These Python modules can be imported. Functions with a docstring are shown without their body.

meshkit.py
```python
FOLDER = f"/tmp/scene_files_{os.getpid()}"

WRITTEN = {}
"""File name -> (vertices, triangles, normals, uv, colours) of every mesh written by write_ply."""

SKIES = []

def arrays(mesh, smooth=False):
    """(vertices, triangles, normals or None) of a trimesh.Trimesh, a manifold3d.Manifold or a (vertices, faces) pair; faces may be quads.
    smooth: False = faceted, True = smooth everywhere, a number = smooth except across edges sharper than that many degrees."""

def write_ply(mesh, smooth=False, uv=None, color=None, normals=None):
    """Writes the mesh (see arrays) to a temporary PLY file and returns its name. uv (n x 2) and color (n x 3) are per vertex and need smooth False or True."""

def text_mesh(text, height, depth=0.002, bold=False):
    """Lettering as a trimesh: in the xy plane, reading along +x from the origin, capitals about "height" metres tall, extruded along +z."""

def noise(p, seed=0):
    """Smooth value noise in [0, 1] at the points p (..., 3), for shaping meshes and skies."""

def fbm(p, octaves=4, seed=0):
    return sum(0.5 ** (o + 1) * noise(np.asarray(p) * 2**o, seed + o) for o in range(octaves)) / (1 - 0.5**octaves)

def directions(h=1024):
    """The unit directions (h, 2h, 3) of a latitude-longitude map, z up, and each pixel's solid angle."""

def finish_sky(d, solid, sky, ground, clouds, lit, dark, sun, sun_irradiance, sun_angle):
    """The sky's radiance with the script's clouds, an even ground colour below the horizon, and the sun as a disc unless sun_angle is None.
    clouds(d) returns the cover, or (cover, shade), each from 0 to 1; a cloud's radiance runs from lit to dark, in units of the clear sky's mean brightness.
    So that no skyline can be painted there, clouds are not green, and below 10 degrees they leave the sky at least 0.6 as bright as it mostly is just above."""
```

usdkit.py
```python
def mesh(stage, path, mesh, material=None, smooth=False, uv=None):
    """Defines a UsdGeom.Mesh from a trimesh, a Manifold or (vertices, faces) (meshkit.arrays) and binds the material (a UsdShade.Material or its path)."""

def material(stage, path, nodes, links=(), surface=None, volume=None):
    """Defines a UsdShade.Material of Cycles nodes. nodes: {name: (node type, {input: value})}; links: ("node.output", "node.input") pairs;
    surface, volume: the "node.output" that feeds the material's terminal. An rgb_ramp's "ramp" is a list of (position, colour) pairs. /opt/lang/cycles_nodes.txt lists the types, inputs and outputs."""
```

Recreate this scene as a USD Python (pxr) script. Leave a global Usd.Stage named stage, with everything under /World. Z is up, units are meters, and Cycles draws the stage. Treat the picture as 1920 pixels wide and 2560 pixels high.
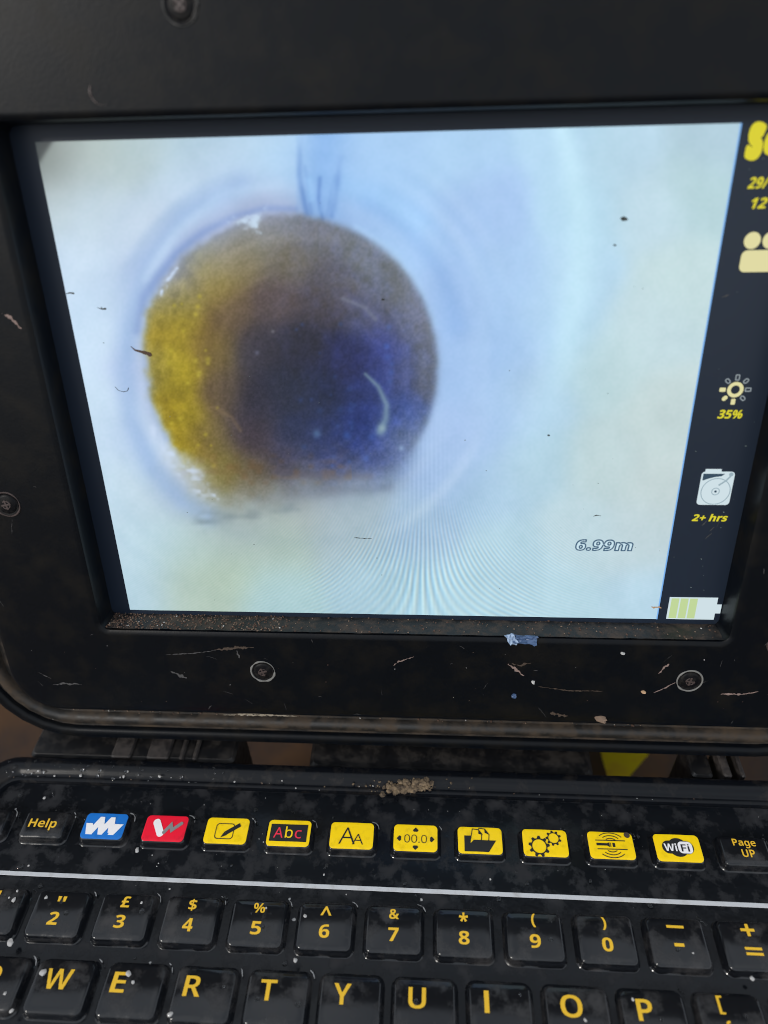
import glob
import math
import numpy as np
import meshkit
import usdkit
from pxr import Gf, Sdf, Usd, UsdGeom, UsdLux, UsdShade, Vt
from PIL import Image, ImageDraw, ImageFont
from shapely import affinity, union_all
from shapely.geometry import LineString, MultiPolygon, Point, Polygon, box
import shapely
import trimesh

stage = Usd.Stage.CreateInMemory()
UsdGeom.SetStageUpAxis(stage, UsdGeom.Tokens.z)
UsdGeom.SetStageMetersPerUnit(stage, 1.0)
UsdGeom.Xform.Define(stage, "/World")
UsdGeom.Scope.Define(stage, "/World/Looks")

U = 0.018           # one key pitch in metres; everything below is modelled in key pitches
LIFT = 6.5          # the keyboard stands this many pitches above the ground

# ---------------------------------------------------------------- camera
CAM = np.array([0.6690, -3.9594, 10.9961])
RIGHT, UP, BACK = (np.array(x) for x in ([0.9978513772259704, 0.05558636365723858, -0.03468119293795768], [-0.008168944379707378, 0.6307610546037922, 0.7759341211358305], [0.06500690206397984, -0.7739836226758791, 0.6298598689498857]))
cam = UsdGeom.Camera.Define(stage, "/World/camera")
m = Gf.Matrix4d(*RIGHT, 0, *UP, 0, *BACK, 0, *((CAM + [0, 0, LIFT]) * U), 1)
cam.AddTransformOp().Set(m)
cam.CreateHorizontalApertureAttr(24.0)
cam.CreateVerticalApertureAttr(32.0)
cam.CreateFocalLengthAttr(24.0 * 1515.14 / 1659.0)
cam.CreateClippingRangeAttr(Gf.Vec2f(0.01, 1000))
cam.CreateFStopAttr(7.5)
cam.CreateFocusDistanceAttr(11.0 * U)
cam.CreateExposureAttr(0.0)

# ---------------------------------------------------------------- sky and sun: bright overcast
SUN = np.array([-0.60, -0.62, 0.50]); SUN /= np.linalg.norm(SUN)
el, rot = math.asin(SUN[2]), math.atan2(SUN[0], SUN[1])
sky_mat = usdkit.material(stage, "/World/Looks/overcast_sky", {
    "sky": ("sky_texture", {"sky_type": "single_scattering", "sun_disc": False, "sun_elevation": el, "sun_rotation": rot}),
    "tc": ("texture_coordinate", {}),
    "n": ("noise_texture", {"scale": 2.2, "detail": 5, "roughness": .55}),
    "r": ("rgb_ramp", {"ramp": [(.3, (4.3, 4.75, 5.4)), (.5, (6.7, 7.2, 7.8)), (.7, (9.8, 10.2, 10.6))]}),
    "mx": ("mix", {"fac": .82}),
    "bg": ("background_shader", {"strength": 0.135})},
    [("tc.generated", "n.vector"), ("n.fac", "r.fac"), ("sky.color", "mx.color1"), ("r.color", "mx.color2"), ("mx.color", "bg.color")], surface="bg.background")
dome = UsdLux.DomeLight.Define(stage, "/World/sky")
UsdShade.MaterialBindingAPI.Apply(dome.GetPrim()).Bind(sky_mat)
sun = UsdLux.DistantLight.Define(stage, "/World/sun")
sun.CreateIntensityAttr(.48); sun.CreateAngleAttr(10.0); sun.CreateNormalizeAttr(True); sun.CreateColorAttr(Gf.Vec3f(1, .95, .88))
zax = SUN; xax = np.cross([0, 1, 0], zax); xax /= np.linalg.norm(xax); yax = np.cross(zax, xax)
sun.AddTransformOp().Set(Gf.Matrix4d(*xax, 0, *yax, 0, *zax, 0, 0, 0, 0, 1))

# ---------------------------------------------------------------- helpers
USED = {}
def path_for(parent, name):
    k = (parent, name); n = USED.get(k, -1) + 1; USED[k] = n
    return f"{parent}/{name}" + (f"_{n:03d}" if n else "")
def keys(prim, label=None, cat=None, group=None, kind=None):
    for k, v in (("label", label), ("category", cat), ("group", group), ("kind", kind)):
        if v: prim.SetCustomDataByKey(k, v)
    return prim
def world(v):
    return (np.asarray(v, float) + [0, 0, LIFT]) * U
def obj(name, mesh, mat, parent="/World", smooth=False, origin=None, **kw):
    """One mesh in key-pitch coordinates under parent (a path); returns its path."""
    v, f = (mesh.vertices, mesh.faces) if hasattr(mesh, "vertices") else mesh
    v, f = np.asarray(v, float), np.asarray(f)
    w = world(v)
    p = path_for(parent, name)
    o = np.zeros(3)
    if parent == "/World":
        o = w.mean(0); o[2] = w[:, 2].min()
        if kw.get("kind") == "structure": o[:] = 0
    g = usdkit.mesh(stage, p, (w - o, f), MAT[mat], smooth=smooth)
    if np.any(o): g.AddTranslateOp().Set(Gf.Vec3d(*o))
    keys(g.GetPrim(), **kw)
    return p
def group_xf(name, label, cat, group=None):
    p = path_for("/World", name); x = UsdGeom.Xform.Define(stage, p)
    keys(x.GetPrim(), label, cat, group); return p
def join(*ms):
    vs, fs, n = [], [], 0
    for v, f in ((m.vertices, m.faces) if hasattr(m, "vertices") else m for m in ms):
        f = np.asarray(f)
        if f.shape[1] == 4: f = np.vstack([f[:, [0, 1, 2]], f[:, [0, 2, 3]]])
        vs.append(np.asarray(v, float)); fs.append(f + n); n += len(v)
    return np.vstack(vs), np.vstack(fs)
# lid plane: (s across, t up, n out of the screen) -> key-pitch coordinates
LEAN = 0.247585
O = np.array([0, 3.67226, 2.68570])
TU, NU = np.array([0, math.sin(LEAN), math.cos(LEAN)]), np.array([0, -math.cos(LEAN), math.sin(LEAN)])
def L(p):
    p = np.asarray(p, float)
    return O + p[..., :1] * [1, 0, 0] + p[..., 1:2] * TU + p[..., 2:3] * NU
def lidmesh(m):
    v, f = (m.vertices, m.faces) if hasattr(m, "vertices") else m
    return L(v), f
def rr(x0, y0, x1, y1, r, k=6, e=6):
    """Rounded rectangle outline, counter-clockwise, always 4*(k+e) points."""
    r = max(min(r, (x1 - x0) / 2 - 1e-4, (y1 - y0) / 2 - 1e-4), 1e-3); out = []
    for cx, cy, a0 in ((x1 - r, y1 - r, 0), (x0 + r, y1 - r, 90), (x0 + r, y0 + r, 180), (x1 - r, y0 + r, 270)):
        out.append([(cx + r * math.cos(math.radians(a0 + 90 * i / (k - 1))), cy + r * math.sin(math.radians(a0 + 90 * i / (k - 1)))) for i in range(k)])
    pts = []
    for i in range(4):
        a, b = out[i], out[(i + 1) % 4]
        pts += a + [(a[-1][0] + (b[0][0] - a[-1][0]) * j / (e + 1), a[-1][1] + (b[0][1] - a[-1][1]) * j / (e + 1)) for j in range(1, e + 1)]
    return np.array(pts)
def loft(rings, cap_end=False, cap_start=False):
    """rings: list of (n x 3); quads between them."""
    n = len(rings[0]); v = np.vstack(rings); f = []
    i = np.arange(n); j = (i + 1) % n
    for k in range(len(rings) - 1):
        a, b = k * n, (k + 1) * n
        f += [np.stack([a + i, a + j, b + j], 1), np.stack([a + i, b + j, b + i], 1)]
    if cap_end:
        c = len(v); v = np.vstack([v, rings[-1].mean(0)]); b = (len(rings) - 1) * n
        f.append(np.stack([b + i, b + j, np.full(n, c)], 1))
    if cap_start:
        c = len(v); v = np.vstack([v, rings[0].mean(0)])
        f.append(np.stack([j, i, np.full(n, c)], 1))
    return v, np.vstack(f)
def ring(o, z):
    return np.column_stack([o, np.broadcast_to(z, len(o))])
def rbox(x0, y0, z0, x1, y1, z1, r=.05):
    """Box with rounded plan corners and chamfered top and bottom."""
    c = min(r * .6, (z1 - z0) * .3)
    return loft([ring(rr(x0 + c, y0 + c, x1 - c, y1 - c, r, 4, 1), z0), ring(rr(x0, y0, x1, y1, r, 4, 1), z0 + c), ring(rr(x0, y0, x1, y1, r, 4, 1), z1 - c), ring(rr(x0 + c, y0 + c, x1 - c, y1 - c, r, 4, 1), z1)], True, True)
def flat(shape, z0, depth=.006):
    """A shapely shape as a thin raised print."""
    gs = [g for g in getattr(shape, "geoms", [shape]) if g.area > 1e-7]
    ms = [trimesh.creation.extrude_polygon(g, depth, engine="earcut") for g in gs]
    m = trimesh.util.concatenate(ms); m.apply_translation([0, 0, z0]); return m.vertices.copy(), m.faces.copy()
FONTS = glob.glob("/opt/blender-*/*/datafiles/fonts")[0]
def glyphs(text, weight=400, stroke=0, shear=0, font="NotoSansKhmer*"):
    ft = ImageFont.truetype(glob.glob(f"{FONTS}/{font}")[0], 120)
    try: ft.set_variation_by_axes([weight, 100])
    except Exception: pass
    x0, y0, x1, y1 = ft.getbbox(text, anchor="ls", stroke_width=stroke)
    im = Image.new("L", (x1 - x0 + 8, y1 - y0 + 8))
    ImageDraw.Draw(im).text((4 - x0, 4 - y0), text, 255, ft, anchor="ls", stroke_width=stroke)
    on = np.pad(np.asarray(im) > 127, ((0, 0), (1, 1))).astype(np.int8)
    rows, a = np.nonzero(np.diff(on, axis=1) == 1); b = np.nonzero(np.diff(on, axis=1) == -1)[1]
    s = union_all(shapely.box(a, -rows - 1, b, -rows)).buffer(.7).buffer(-.7).simplify(.75)
    return affinity.affine_transform(s, [1, shear, 0, 1, 0, 0])
def fit(s, cx, cy, w, h):
    x0, y0, x1, y1 = s.bounds
    kx, ky = (w / (x1 - x0) if w else None), (h / (y1 - y0) if h else None)
    kx, ky = kx or ky, ky or kx
    return affinity.affine_transform(s, [kx, 0, 0, ky, cx - kx * (x0 + x1) / 2, cy - ky * (y0 + y1) / 2])
def seg(pts, w, cap=2):
    return LineString(pts).buffer(w / 2, cap_style=cap, join_style=2)

# ---------------------------------------------------------------- materials
MAT = {}
def mat(name, nodes, links=(), surface="p.BSDF"):
    MAT[name] = usdkit.material(stage, f"/World/Looks/{name}", nodes, links, surface=surface)
def plain(name, rgb, rough=.5, **kw):
    mat(name, {"p": ("principled_bsdf", {"base_color": rgb, "roughness": rough, **kw})})
def grimy(name, rgb, dirt, rough=(.3, .6), scale=60, lo=.45, hi=.7, grain=2500, bump=.15, spec=.5, coords="position", dist=.00005):
    """Dark plastic or rubber with irregular patches of dry dirt and a fine grain."""
    mat(name, {
        "g": ("geometry", {}),
        "n": ("noise_texture", {"scale": scale, "detail": 7, "roughness": .62, "distortion": .12}),
        "r": ("rgb_ramp", {"ramp": [(lo, (0, 0, 0)), (hi, (1, 1, 1))]}),
        "c": ("mix", {"color1": rgb, "color2": dirt}),
        "rr": ("map_range", {"from_min": 0., "from_max": 1., "to_min": rough[0], "to_max": rough[1]}),
        "f": ("noise_texture", {"scale": grain, "detail": 2}),
        "b": ("bump", {"strength": bump, "distance": dist}),
        "p": ("principled_bsdf", {"specular_ior_level": spec})},
        [("g.position", "n.vector"), ("g.position", "f.vector"), ("n.fac", "r.fac"), ("r.color", "c.fac"), ("c.color", "p.base_color"), ("r.color", "rr.value"), ("rr.result", "p.roughness"), ("f.fac", "b.height"), ("b.normal", "p.normal")])
def glow(name, rgb, strength=1.0):
    lin = [((c / 255 + .055) / 1.055) ** 2.4 if c > 10 else c / 255 / 12.92 for c in rgb]
    mat(name, {"p": ("principled_bsdf", {"base_color": (.01, .01, .012), "roughness": .4, "specular_ior_level": .2, "emission_color": lin, "emission_strength": strength})})
# ---------------------------------------------------------------- the picture on the screen
# colours of the drain picture, read at points of the frame (x right, y down, frame units)
PIC_WALL = """110 330 140 150 145,160 360 160 178 180,130 450 175 195 200,200 340 165 185 180,300 330 165 190 195,420 320 165 198 215,520 310 165 200 225,600 340 165 208 245,
200 450 180 205 222,150 560 190 215 235,180 700 190 218 240,210 900 190 218 238,250 1050 185 215 230,270 1150 178 210 225,300 1290 165 200 215,300 500 180 205 230,400 420 172 202 232,
480 380 165 198 235,260 650 180 208 235,300 950 172 198 230,300 1060 180 208 228,350 1150 170 205 218,420 1180 165 195 190,480 1130 145 168 175,550 1110 143 163 168,600 1170 160 185 170,480 1230 165 190 165,
420 1290 165 190 175,600 1290 155 195 200,650 1080 138 153 158,750 1070 148 173 188,750 1150 150 175 185,800 1250 155 195 212,900 1150 150 185 215,900 1280 160 205 222,950 1000 150 185 230,
1000 800 142 183 235,960 650 148 188 240,870 520 150 195 245,760 450 130 170 225,800 400 145 195 245,700 350 138 185 238,850 320 150 195 240,1000 320 155 200 240,1050 450 150 190 240,1100 600 150 192 238,
1100 750 148 190 238,1080 900 150 190 235,1000 950 150 185 235,1150 850 160 198 230,1200 700 160 203 238,1220 300 168 212 243,1250 450 170 215 243,1240 600 168 210 240,1330 330 170 208 230,1400 450 180 213 228,
1550 300 160 195 212,1520 420 168 205 212,1480 600 185 215 218,1400 700 185 215 222,1300 800 178 210 215,1440 900 185 208 208,1300 1000 178 205 208,1430 1050 185 205 205,1150 1000 160 200 220,
1050 1050 155 195 225,1100 1200 165 205 222,1250 1150 178 208 218,1390 1150 180 205 212,1200 1300 170 210 225,1400 1310 170 208 228,1000 1300 168 210 225,400 560 152 172 215,480 500 152 168 208,570 470 150 165 203,
340 620 140 165 212,330 800 160 182 222,400 1050 160 180 215"""
PIC_HOLE = """340 700 150 140 60,360 650 140 140 85,380 700 155 145 50,340 800 150 150 110,380 800 165 155 35,350 900 150 140 60,390 900 165 155 45,400 980 160 150 50,460 620 140 130 70,430 560 145 140 80,
520 560 130 120 85,600 520 125 125 120,540 520 140 138 110,680 500 120 125 140,620 570 115 112 105,500 680 110 95 80,460 750 125 110 70,480 850 105 92 80,450 950 120 110 80,480 1010 125 120 70,560 1030 110 100 80,
540 940 80 72 90,600 650 90 80 88,560 750 72 70 90,650 750 62 65 95,620 850 55 65 100,700 850 50 65 115,560 870 62 62 88,650 930 50 65 115,750 780 50 60 130,800 850 45 65 150,820 750 66 80 165,770 920 45 70 160,
700 960 55 75 150,620 1000 75 75 110,720 1020 80 85 125,800 1000 65 85 170,860 900 70 95 175,870 800 75 90 165,920 800 110 118 135,900 700 115 122 145,850 620 115 122 135,780 550 120 128 145,720 600 100 100 115,
700 650 82 78 95,800 680 90 95 130,650 1040 110 115 125,780 1045 105 120 150,850 1000 95 115 165,900 950 110 130 170,560 1080 140 145 135,338 640 146 164 205,356 606 150 166 208,384 572 152 168 208,420 540 152 168 208,470 508 152 168 208,520 488 152 168 208,570 474 148 164 204,615 470 135 148 178,372 640 152 148 110,400 612 150 150 120,450 562 150 152 135,500 532 150 155 150,545 505 148 158 172"""
HOLE_EDGE = """312 720,322 672,340 628,366 588,402 550,446 516,500 487,560 468,610 462,650 464,700 474,765 498,830 538,880 590,920 655,943 735,948 800,937 880,908 950,872 1008,840 1036,760 1048,640 1055,565 1076,500 1086,450 1062,430 1012,
395 990,360 940,335 880,318 800"""

def picture(u, v):
    """The drain camera's picture: sRGB 0..1 at the frame points (u, v)."""
    def field(table, sigma):
        p = np.array([[float(x) for x in row.split()] for row in table.replace("\n", "").split(",")])
        out, tot = np.zeros((len(u), 3)), np.full(len(u), 1e-12)
        for a, b, r, g, bl in p:
            w = np.exp(-((u - a) ** 2 + (v - b) ** 2) / (2 * sigma ** 2)) + 1e-6 / (1 + ((u - a) ** 2 + (v - b) ** 2) / 1e4)
            out += w[:, None] * np.array([r, g, bl]); tot += w
        return out / tot[:, None]
    N = lambda sx, sy, seed: meshkit.noise(np.stack([u / sx, v / sy, 0 * u], -1), seed) - .5
    wall = field(PIC_WALL, 48)
    wall = wall * .80 + np.array([234, 236, 238]) * .20
    wall += (np.clip((330 - u) / 150, 0, 1) * np.clip((v - 330) / 200, 0, 1))[:, None] * np.array([2, 3, 6])
    bump = lambda d, w: np.exp(-(d / w) ** 2)
    def stroke(pts, w, w2=None):
        pts = np.array(pts, float); best = np.full(len(u), 1e9); par = np.zeros(len(u)); n = len(pts) - 1
        for i in range(n):
            a, b = pts[i], pts[i + 1]; e = b - a
            k = np.clip(((u - a[0]) * e[0] + (v - a[1]) * e[1]) / (e @ e), 0, 1)
            d = np.hypot(u - a[0] - k * e[0], v - a[1] - k * e[1])
            m = d < best; best = np.where(m, d, best); par = np.where(m, (i + k) / n, par)
        w2 = w if w2 is None else w2
        return bump(best, w + (w2 - w) * par)
    def add(img, k, rgb): return img * (1 - k[:, None]) + k[:, None] * np.array(rgb, float)
    # pipe wall: bright seams and darker rings round the hole
    wall = add(wall, .75 * stroke([(1215, 270), (1240, 380), (1256, 480), (1252, 600), (1228, 740), (1185, 870), (1120, 1000)], 26, 46) * np.clip((1010 - v) / 300, 0, 1), (200, 236, 252))
    wall = add(wall, .30 * stroke([(1290, 280), (1300, 500), (1260, 800), (1200, 950)], 60), (178, 214, 228))
    ring = [(520, 400), (400, 470), (320, 570), (275, 700), (265, 800), (285, 910), (330, 1010), (395, 1080), (450, 1110)]
    wall = add(wall, .75 * stroke(ring, 28, 24), (157, 186, 225))
    wall = add(wall, .5 * stroke([(600, 395), (480, 418), (380, 500), (318, 600)], 14), (185, 212, 240))
    wall = add(wall, .55 * stroke([(640, 452), (575, 450), (509, 468), (440, 502), (385, 545), (340, 600), (311, 642), (299, 714)], 8, 13), (122, 150, 205))
    wall = add(wall, .35 * stroke([(318, 700), (312, 800), (330, 890), (360, 950)], 10), (135, 160, 205))
    wall = add(wall, .5 * stroke([(770, 490), (850, 540), (905, 615), (940, 700)], 7, 9), (172, 210, 248))
    wall = add(wall, .4 * stroke([(800, 440), (880, 500), (950, 590), (985, 700)], 30, 34), (122, 165, 222))
    wall = add(wall, .4 * stroke([(745, 400), (830, 430), (900, 480)], 30), (155, 205, 250))
    wall = add(wall, .55 * stroke([(700, 300), (690, 480)], 46) * (u > 640), (128, 176, 234))
    for pts, w, k in (([(650, 300), (648, 380), (664, 462)], 7, .55), ([(692, 385), (690, 430), (698, 472)], 5, .6), ([(738, 340), (728, 400), (716, 465)], 8, .55), ([(660, 360), (674, 462)], 5, .3), ([(724, 380), (706, 468)], 4, .3)):
        wall = add(wall, k * stroke(pts, w) * np.clip(.8 + 1.2 * N(12, 30, 31), .2, 1) * np.clip((v - 270) / 130, .25, 1), (86, 128, 196))
    wall = add(wall, .55 * stroke([(668, 390), (672, 430)], 9), (160, 206, 250))
    wall = add(wall, .0 * stroke([(525, 482), (552, 472), (560, 480)], 9), (205, 228, 248))
    wall = add(wall, .55 * stroke([(440, 1126), (500, 1118), (570, 1112), (640, 1092)], 20, 12) * np.clip(.55 + 1.5 * N(26, 12, 41), 0, 1), (112, 132, 142))
    wall = add(wall, .55 * stroke([(560, 1075), (700, 1062), (840, 1052)], 20, 12), (128, 142, 158))
    rw = np.hypot(u - 640, v - 765); aw = np.arctan2(v - 765, u - 640)
    wall += (16 * np.clip((620 - rw) / 200, 0, 1) * (meshkit.noise(np.stack([rw / 24, 1.6 * np.cos(aw), 1.6 * np.sin(aw)], -1), 53) - .5))[:, None] * np.array([1.2, .9, .5])
    wall = add(wall, .5 * stroke([(312, 690), (304, 770), (312, 860), (340, 940)], 9), (182, 200, 228))
    wall += 7 * N(60, 90, 3)[:, None] + 4 * N(22, 26, 4)[:, None] + 5 * N(5, 5, 5)[:, None] * np.array([1, .6, .8])
    # the hole
    hole = field(PIC_HOLE, 31) * .93 + np.array([78, 80, 92]) * .07
    yel = np.clip((520 - u) / 150, 0, 1)
    hole -= (yel * np.clip((v - 600) / 60, 0, 1) * 22)[:, None] * np.array([0, .15, 1])
    hole += (yel * 26 * (N(18, 22, 7) + .6 * N(9, 9, 8)))[:, None] * np.array([1.1, 1, .5])
    hole += (np.clip((u - 520) / 200, 0, 1) * 26 * (N(22, 26, 9) + .6 * N(9, 11, 10)))[:, None] * np.array([.4, .5, 1.2])
    rimz = np.clip(1 - ((v - 660) + .72 * (u - 330) + 60) / 60, 0, 1) * (u < 640)
    hole += (12 * N(60, 60, 11))[:, None] + ((1 - .75 * rimz) * 17 * N(4, 4, 12))[:, None] * np.array([1, .8, 1]) + (9 * N(3, 3, 13))[:, None]
    rng = np.random.default_rng(5)
    for _ in range(26):
        cu, cv, r = rng.uniform(340, 470), rng.uniform(640, 1010), rng.uniform(3, 6.5)
        hole = add(hole, .5 * bump(np.hypot(u - cu, v - cv), r), (196, 188, 70))
    for _ in range(30):
        cu, cv, r = rng.uniform(640, 880), rng.uniform(700, 1010), rng.uniform(3, 8)
        hole = add(hole, .35 * bump(np.hypot(u - cu, v - cv), r), (70, 110, 205))
    hole = add(hole, .75 * stroke([(790, 808), (818, 835), (836, 875), (834, 905), (822, 932)], 4, 10), (140, 172, 200))
    hole = add(hole, .7 * bump(np.hypot(u - 826, v - 925), 9), (175, 205, 215))
    for cu, cv, r, c in ((685, 937, 9, (110, 155, 220)), (868, 968, 6, (150, 180, 225)), (556, 762, 5, (130, 135, 170)), (590, 716, 4, (150, 150, 165)), (750, 940, 8, (70, 110, 205)), (905, 955, 14, (130, 150, 185))):
        hole = add(hole, .7 * bump(np.hypot(u - cu, v - cv), r), c)
    hole = add(hole, .5 * stroke([(742, 645), (790, 665), (812, 690)], 5), (140, 146, 165))
    hole = add(hole, .4 * stroke([(460, 880), (500, 900), (520, 930)], 5), (150, 130, 105))
    hole = add(hole, .5 * stroke([(600, 1020), (700, 1030), (800, 1030)], 10), (84, 80, 100))
    hole = add(hole, .5 * np.clip(1.6 * N(16, 12, 44) + .1, 0, 1) * np.exp(-((v - 1020) / 40) ** 2) * (u < 760), (120, 92, 62))
    hole[:, 2] -= .13 * np.clip(hole[:, 2] - hole.mean(1), 0, 60)
    rad, ang = np.hypot(u - 668, (v - 800) * 1.05), np.arctan2(v - 800, u - 668)
    rings_ = meshkit.noise(np.stack([rad / 13, 2.2 * np.cos(ang), 2.2 * np.sin(ang)], -1), 51) - .5 + .6 * (meshkit.noise(np.stack([rad / 30, 1.2 * np.cos(ang), 1.2 * np.sin(ang)], -1), 52) - .5)
    hole += (15 * rings_ * np.clip((rad - 60) / 120, 0, 1))[:, None] * np.array([1, .95, .9])
    hole -= (np.clip((200 - rad) / 200, 0, 1) * 8)[:, None]
    ctr = np.exp(-(((u - 650) / 185) ** 2 + ((v - 835) / 170) ** 2) ** 1.5)
    hole = hole * (.96 - .27 * ctr[:, None]) - 3
    hole += (np.clip((720 - u) / 260, 0, 1) * np.clip(1 - rimz, 0, 1) * (1 - ctr))[:, None] * np.array([9, 1, -12])
    # edge of the hole
    e = np.array([[float(x) for x in row.split()] for row in HOLE_EDGE.replace("\n", "").split(",")])
    for _ in range(2):
        e = np.stack([.75 * e + .25 * np.roll(e, -1, 0), .25 * e + .75 * np.roll(e, -1, 0)], 1).reshape(-1, 2)
    inside = np.zeros(len(u), bool); dist = np.full(len(u), 1e9)
    jag = 1 - .75 * np.clip((u - 600) / 100, 0, 1)
    bot = 1 + .5 * np.clip((v - 980) / 50, 0, 1)
    un, vn = u + jag * (9 * N(26, 26, 20) + 5 * N(10, 10, 21)), v + np.maximum(jag, .6 * (bot - 1)) * bot * (9 * N(26, 26, 22) + 5 * N(10, 10, 23))
    for a, b in zip(e, np.roll(e, -1, 0)):
        hit = ((a[1] > vn) != (b[1] > vn)) & (un < (b[0] - a[0]) * (vn - a[1]) / (b[1] - a[1] + 1e-12) + a[0]); inside ^= hit
        d = b - a; k = np.clip(((un - a[0]) * d[0] + (vn - a[1]) * d[1]) / (d @ d + 1e-12), 0, 1)
        dist = np.minimum(dist, np.hypot(un - a[0] - k * d[0], vn - a[1] - k * d[1]))
    sd = np.where(inside, dist, -dist)
    soft = 9 + 34 * np.clip((v - 960) / 80, 0, 1) + 8 * 0
    m = 1 / (1 + np.exp(-np.clip(sd / soft * 2.2, -30, 30)))
    img = wall * (1 - m[:, None]) + hole * m[:, None]
    # pale scum on the lower left and upper left rim
    for pts, w, k in (([(332, 925), (352, 960), (380, 990)], 8, .6), ([(395, 1005), (425, 1030)], 7, .5), ([(430, 1040), (470, 1075)], 6, .55), ([(349, 632), (366, 604), (383, 580)], 6, .0), ([(408, 1004), (428, 1030), (440, 1058)], 15, .6), ([(330, 930), (360, 985), (400, 1035), (455, 1082)], 12, .35)):
        img = add(img, k * stroke(pts, w) * (.2 + 1.6 * np.clip(N(11, 9, 30) + .2, 0, .6)), (205, 222, 246))
    tri = np.maximum.reduce([-(v - 478) * .9 - (u - 515) * .3, (v - 480) - (u - 515) * .35, (u - 562) + .1 * (v - 470)])
    img = add(img, .85 / (1 + np.exp(np.clip((tri + 14 * N(12, 9, 33) + 8 * N(5, 5, 34)) / 3, -30, 30))), (203, 226, 247))
    img = add(img, .9 * stroke([(347, 634), (362, 606), (383, 580)], 7, 4) * np.clip(.7 + 1.6 * N(7, 9, 35), 0, 1), (200, 218, 244))
    # dark rounded corner at the top left of the picture
    k = 1 / (1 + np.exp(np.clip(((u - 76) * .55 + (v - 307) * .34 - 20) / 1.6, -30, 30)))
    img = add(img, k, (18, 20, 26))
    img = add(img, .55 * np.exp(-(((u - 85) / 70) ** 2 + ((v - 330) / 80) ** 2)), (112, 122, 118))
    # interference of the pixel rows: fine fan of lines low in the picture
    amp = 1.2 * np.exp(-((u - 955) / 290) ** 2 - ((v - 1230) / 125) ** 2) * np.clip((v - 1030) / 110, 0, 1) * (.8 + N(70, 50, 42))
    ph = .0031 * (u - 912 + 8 * N(120, 90, 43)) * (1400 - v)
    img += 15 * amp[:, None] * np.sin(ph[:, None] + np.array([0, .5, 1.1])) * np.array([1.1, .9, .8])
    amp2 = np.exp(-((u - 905) / 55) ** 2) * np.clip((v - 880) / 120, 0, 1)
    img += (5 * amp2 * np.sin(u * 2 * np.pi / 9.5))[:, None]
    amp3 = np.exp(-((u - 560) / 330) ** 2 - ((v - 1240) / 110) ** 2) * .5
    img += (7 * amp3 * np.sin(.0021 * (u - 918) * (1600 - v) + 3 * N(40, 40, 40)))[:, None]
    return np.clip(img, 0, 255) / 255
grimy("lid_plastic", (.0016, .0023, .0036), (.0060, .0052, .0042), (.36, .48), 110, .46, .76, 1500, .45, spec=.17)
grimy("dusty_plastic", (.006, .0055, .006), (.050, .035, .026), (.6, .9), 330, .44, .66, 2400, .8)
grimy("muddy_seal", (.008, .007, .006), (.045, .029, .016), (.45, .85), 150, .42, .66, 900, .5)
grimy("base_plastic", (.0026, .0032, .0046), (.014, .012, .011), (.22, .5), 170, .52, .72, spec=.22)
grimy("membrane", (.0028, .0036, .0050), (.017, .017, .019), (.13, .60), 150, .48, .66, 700, .12, .28, dist=.0001)
grimy("key_rubber", (.0036, .0040, .0050), (.030, .028, .028), (.10, .50), 120, .50, .70, 900, .06, .5)
grimy("hinge_plastic", (.0035, .0035, .0042), (.014, .011, .009), (.4, .7), 200, .45, .65)
grimy("knuckle_dust", (.014, .012, .012), (.042, .034, .030), (.5, .85), 300, .4, .65, 1200, .5)
plain("screen_glass", (.013, .020, .034), .36, specular_ior_level=.30)
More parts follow.
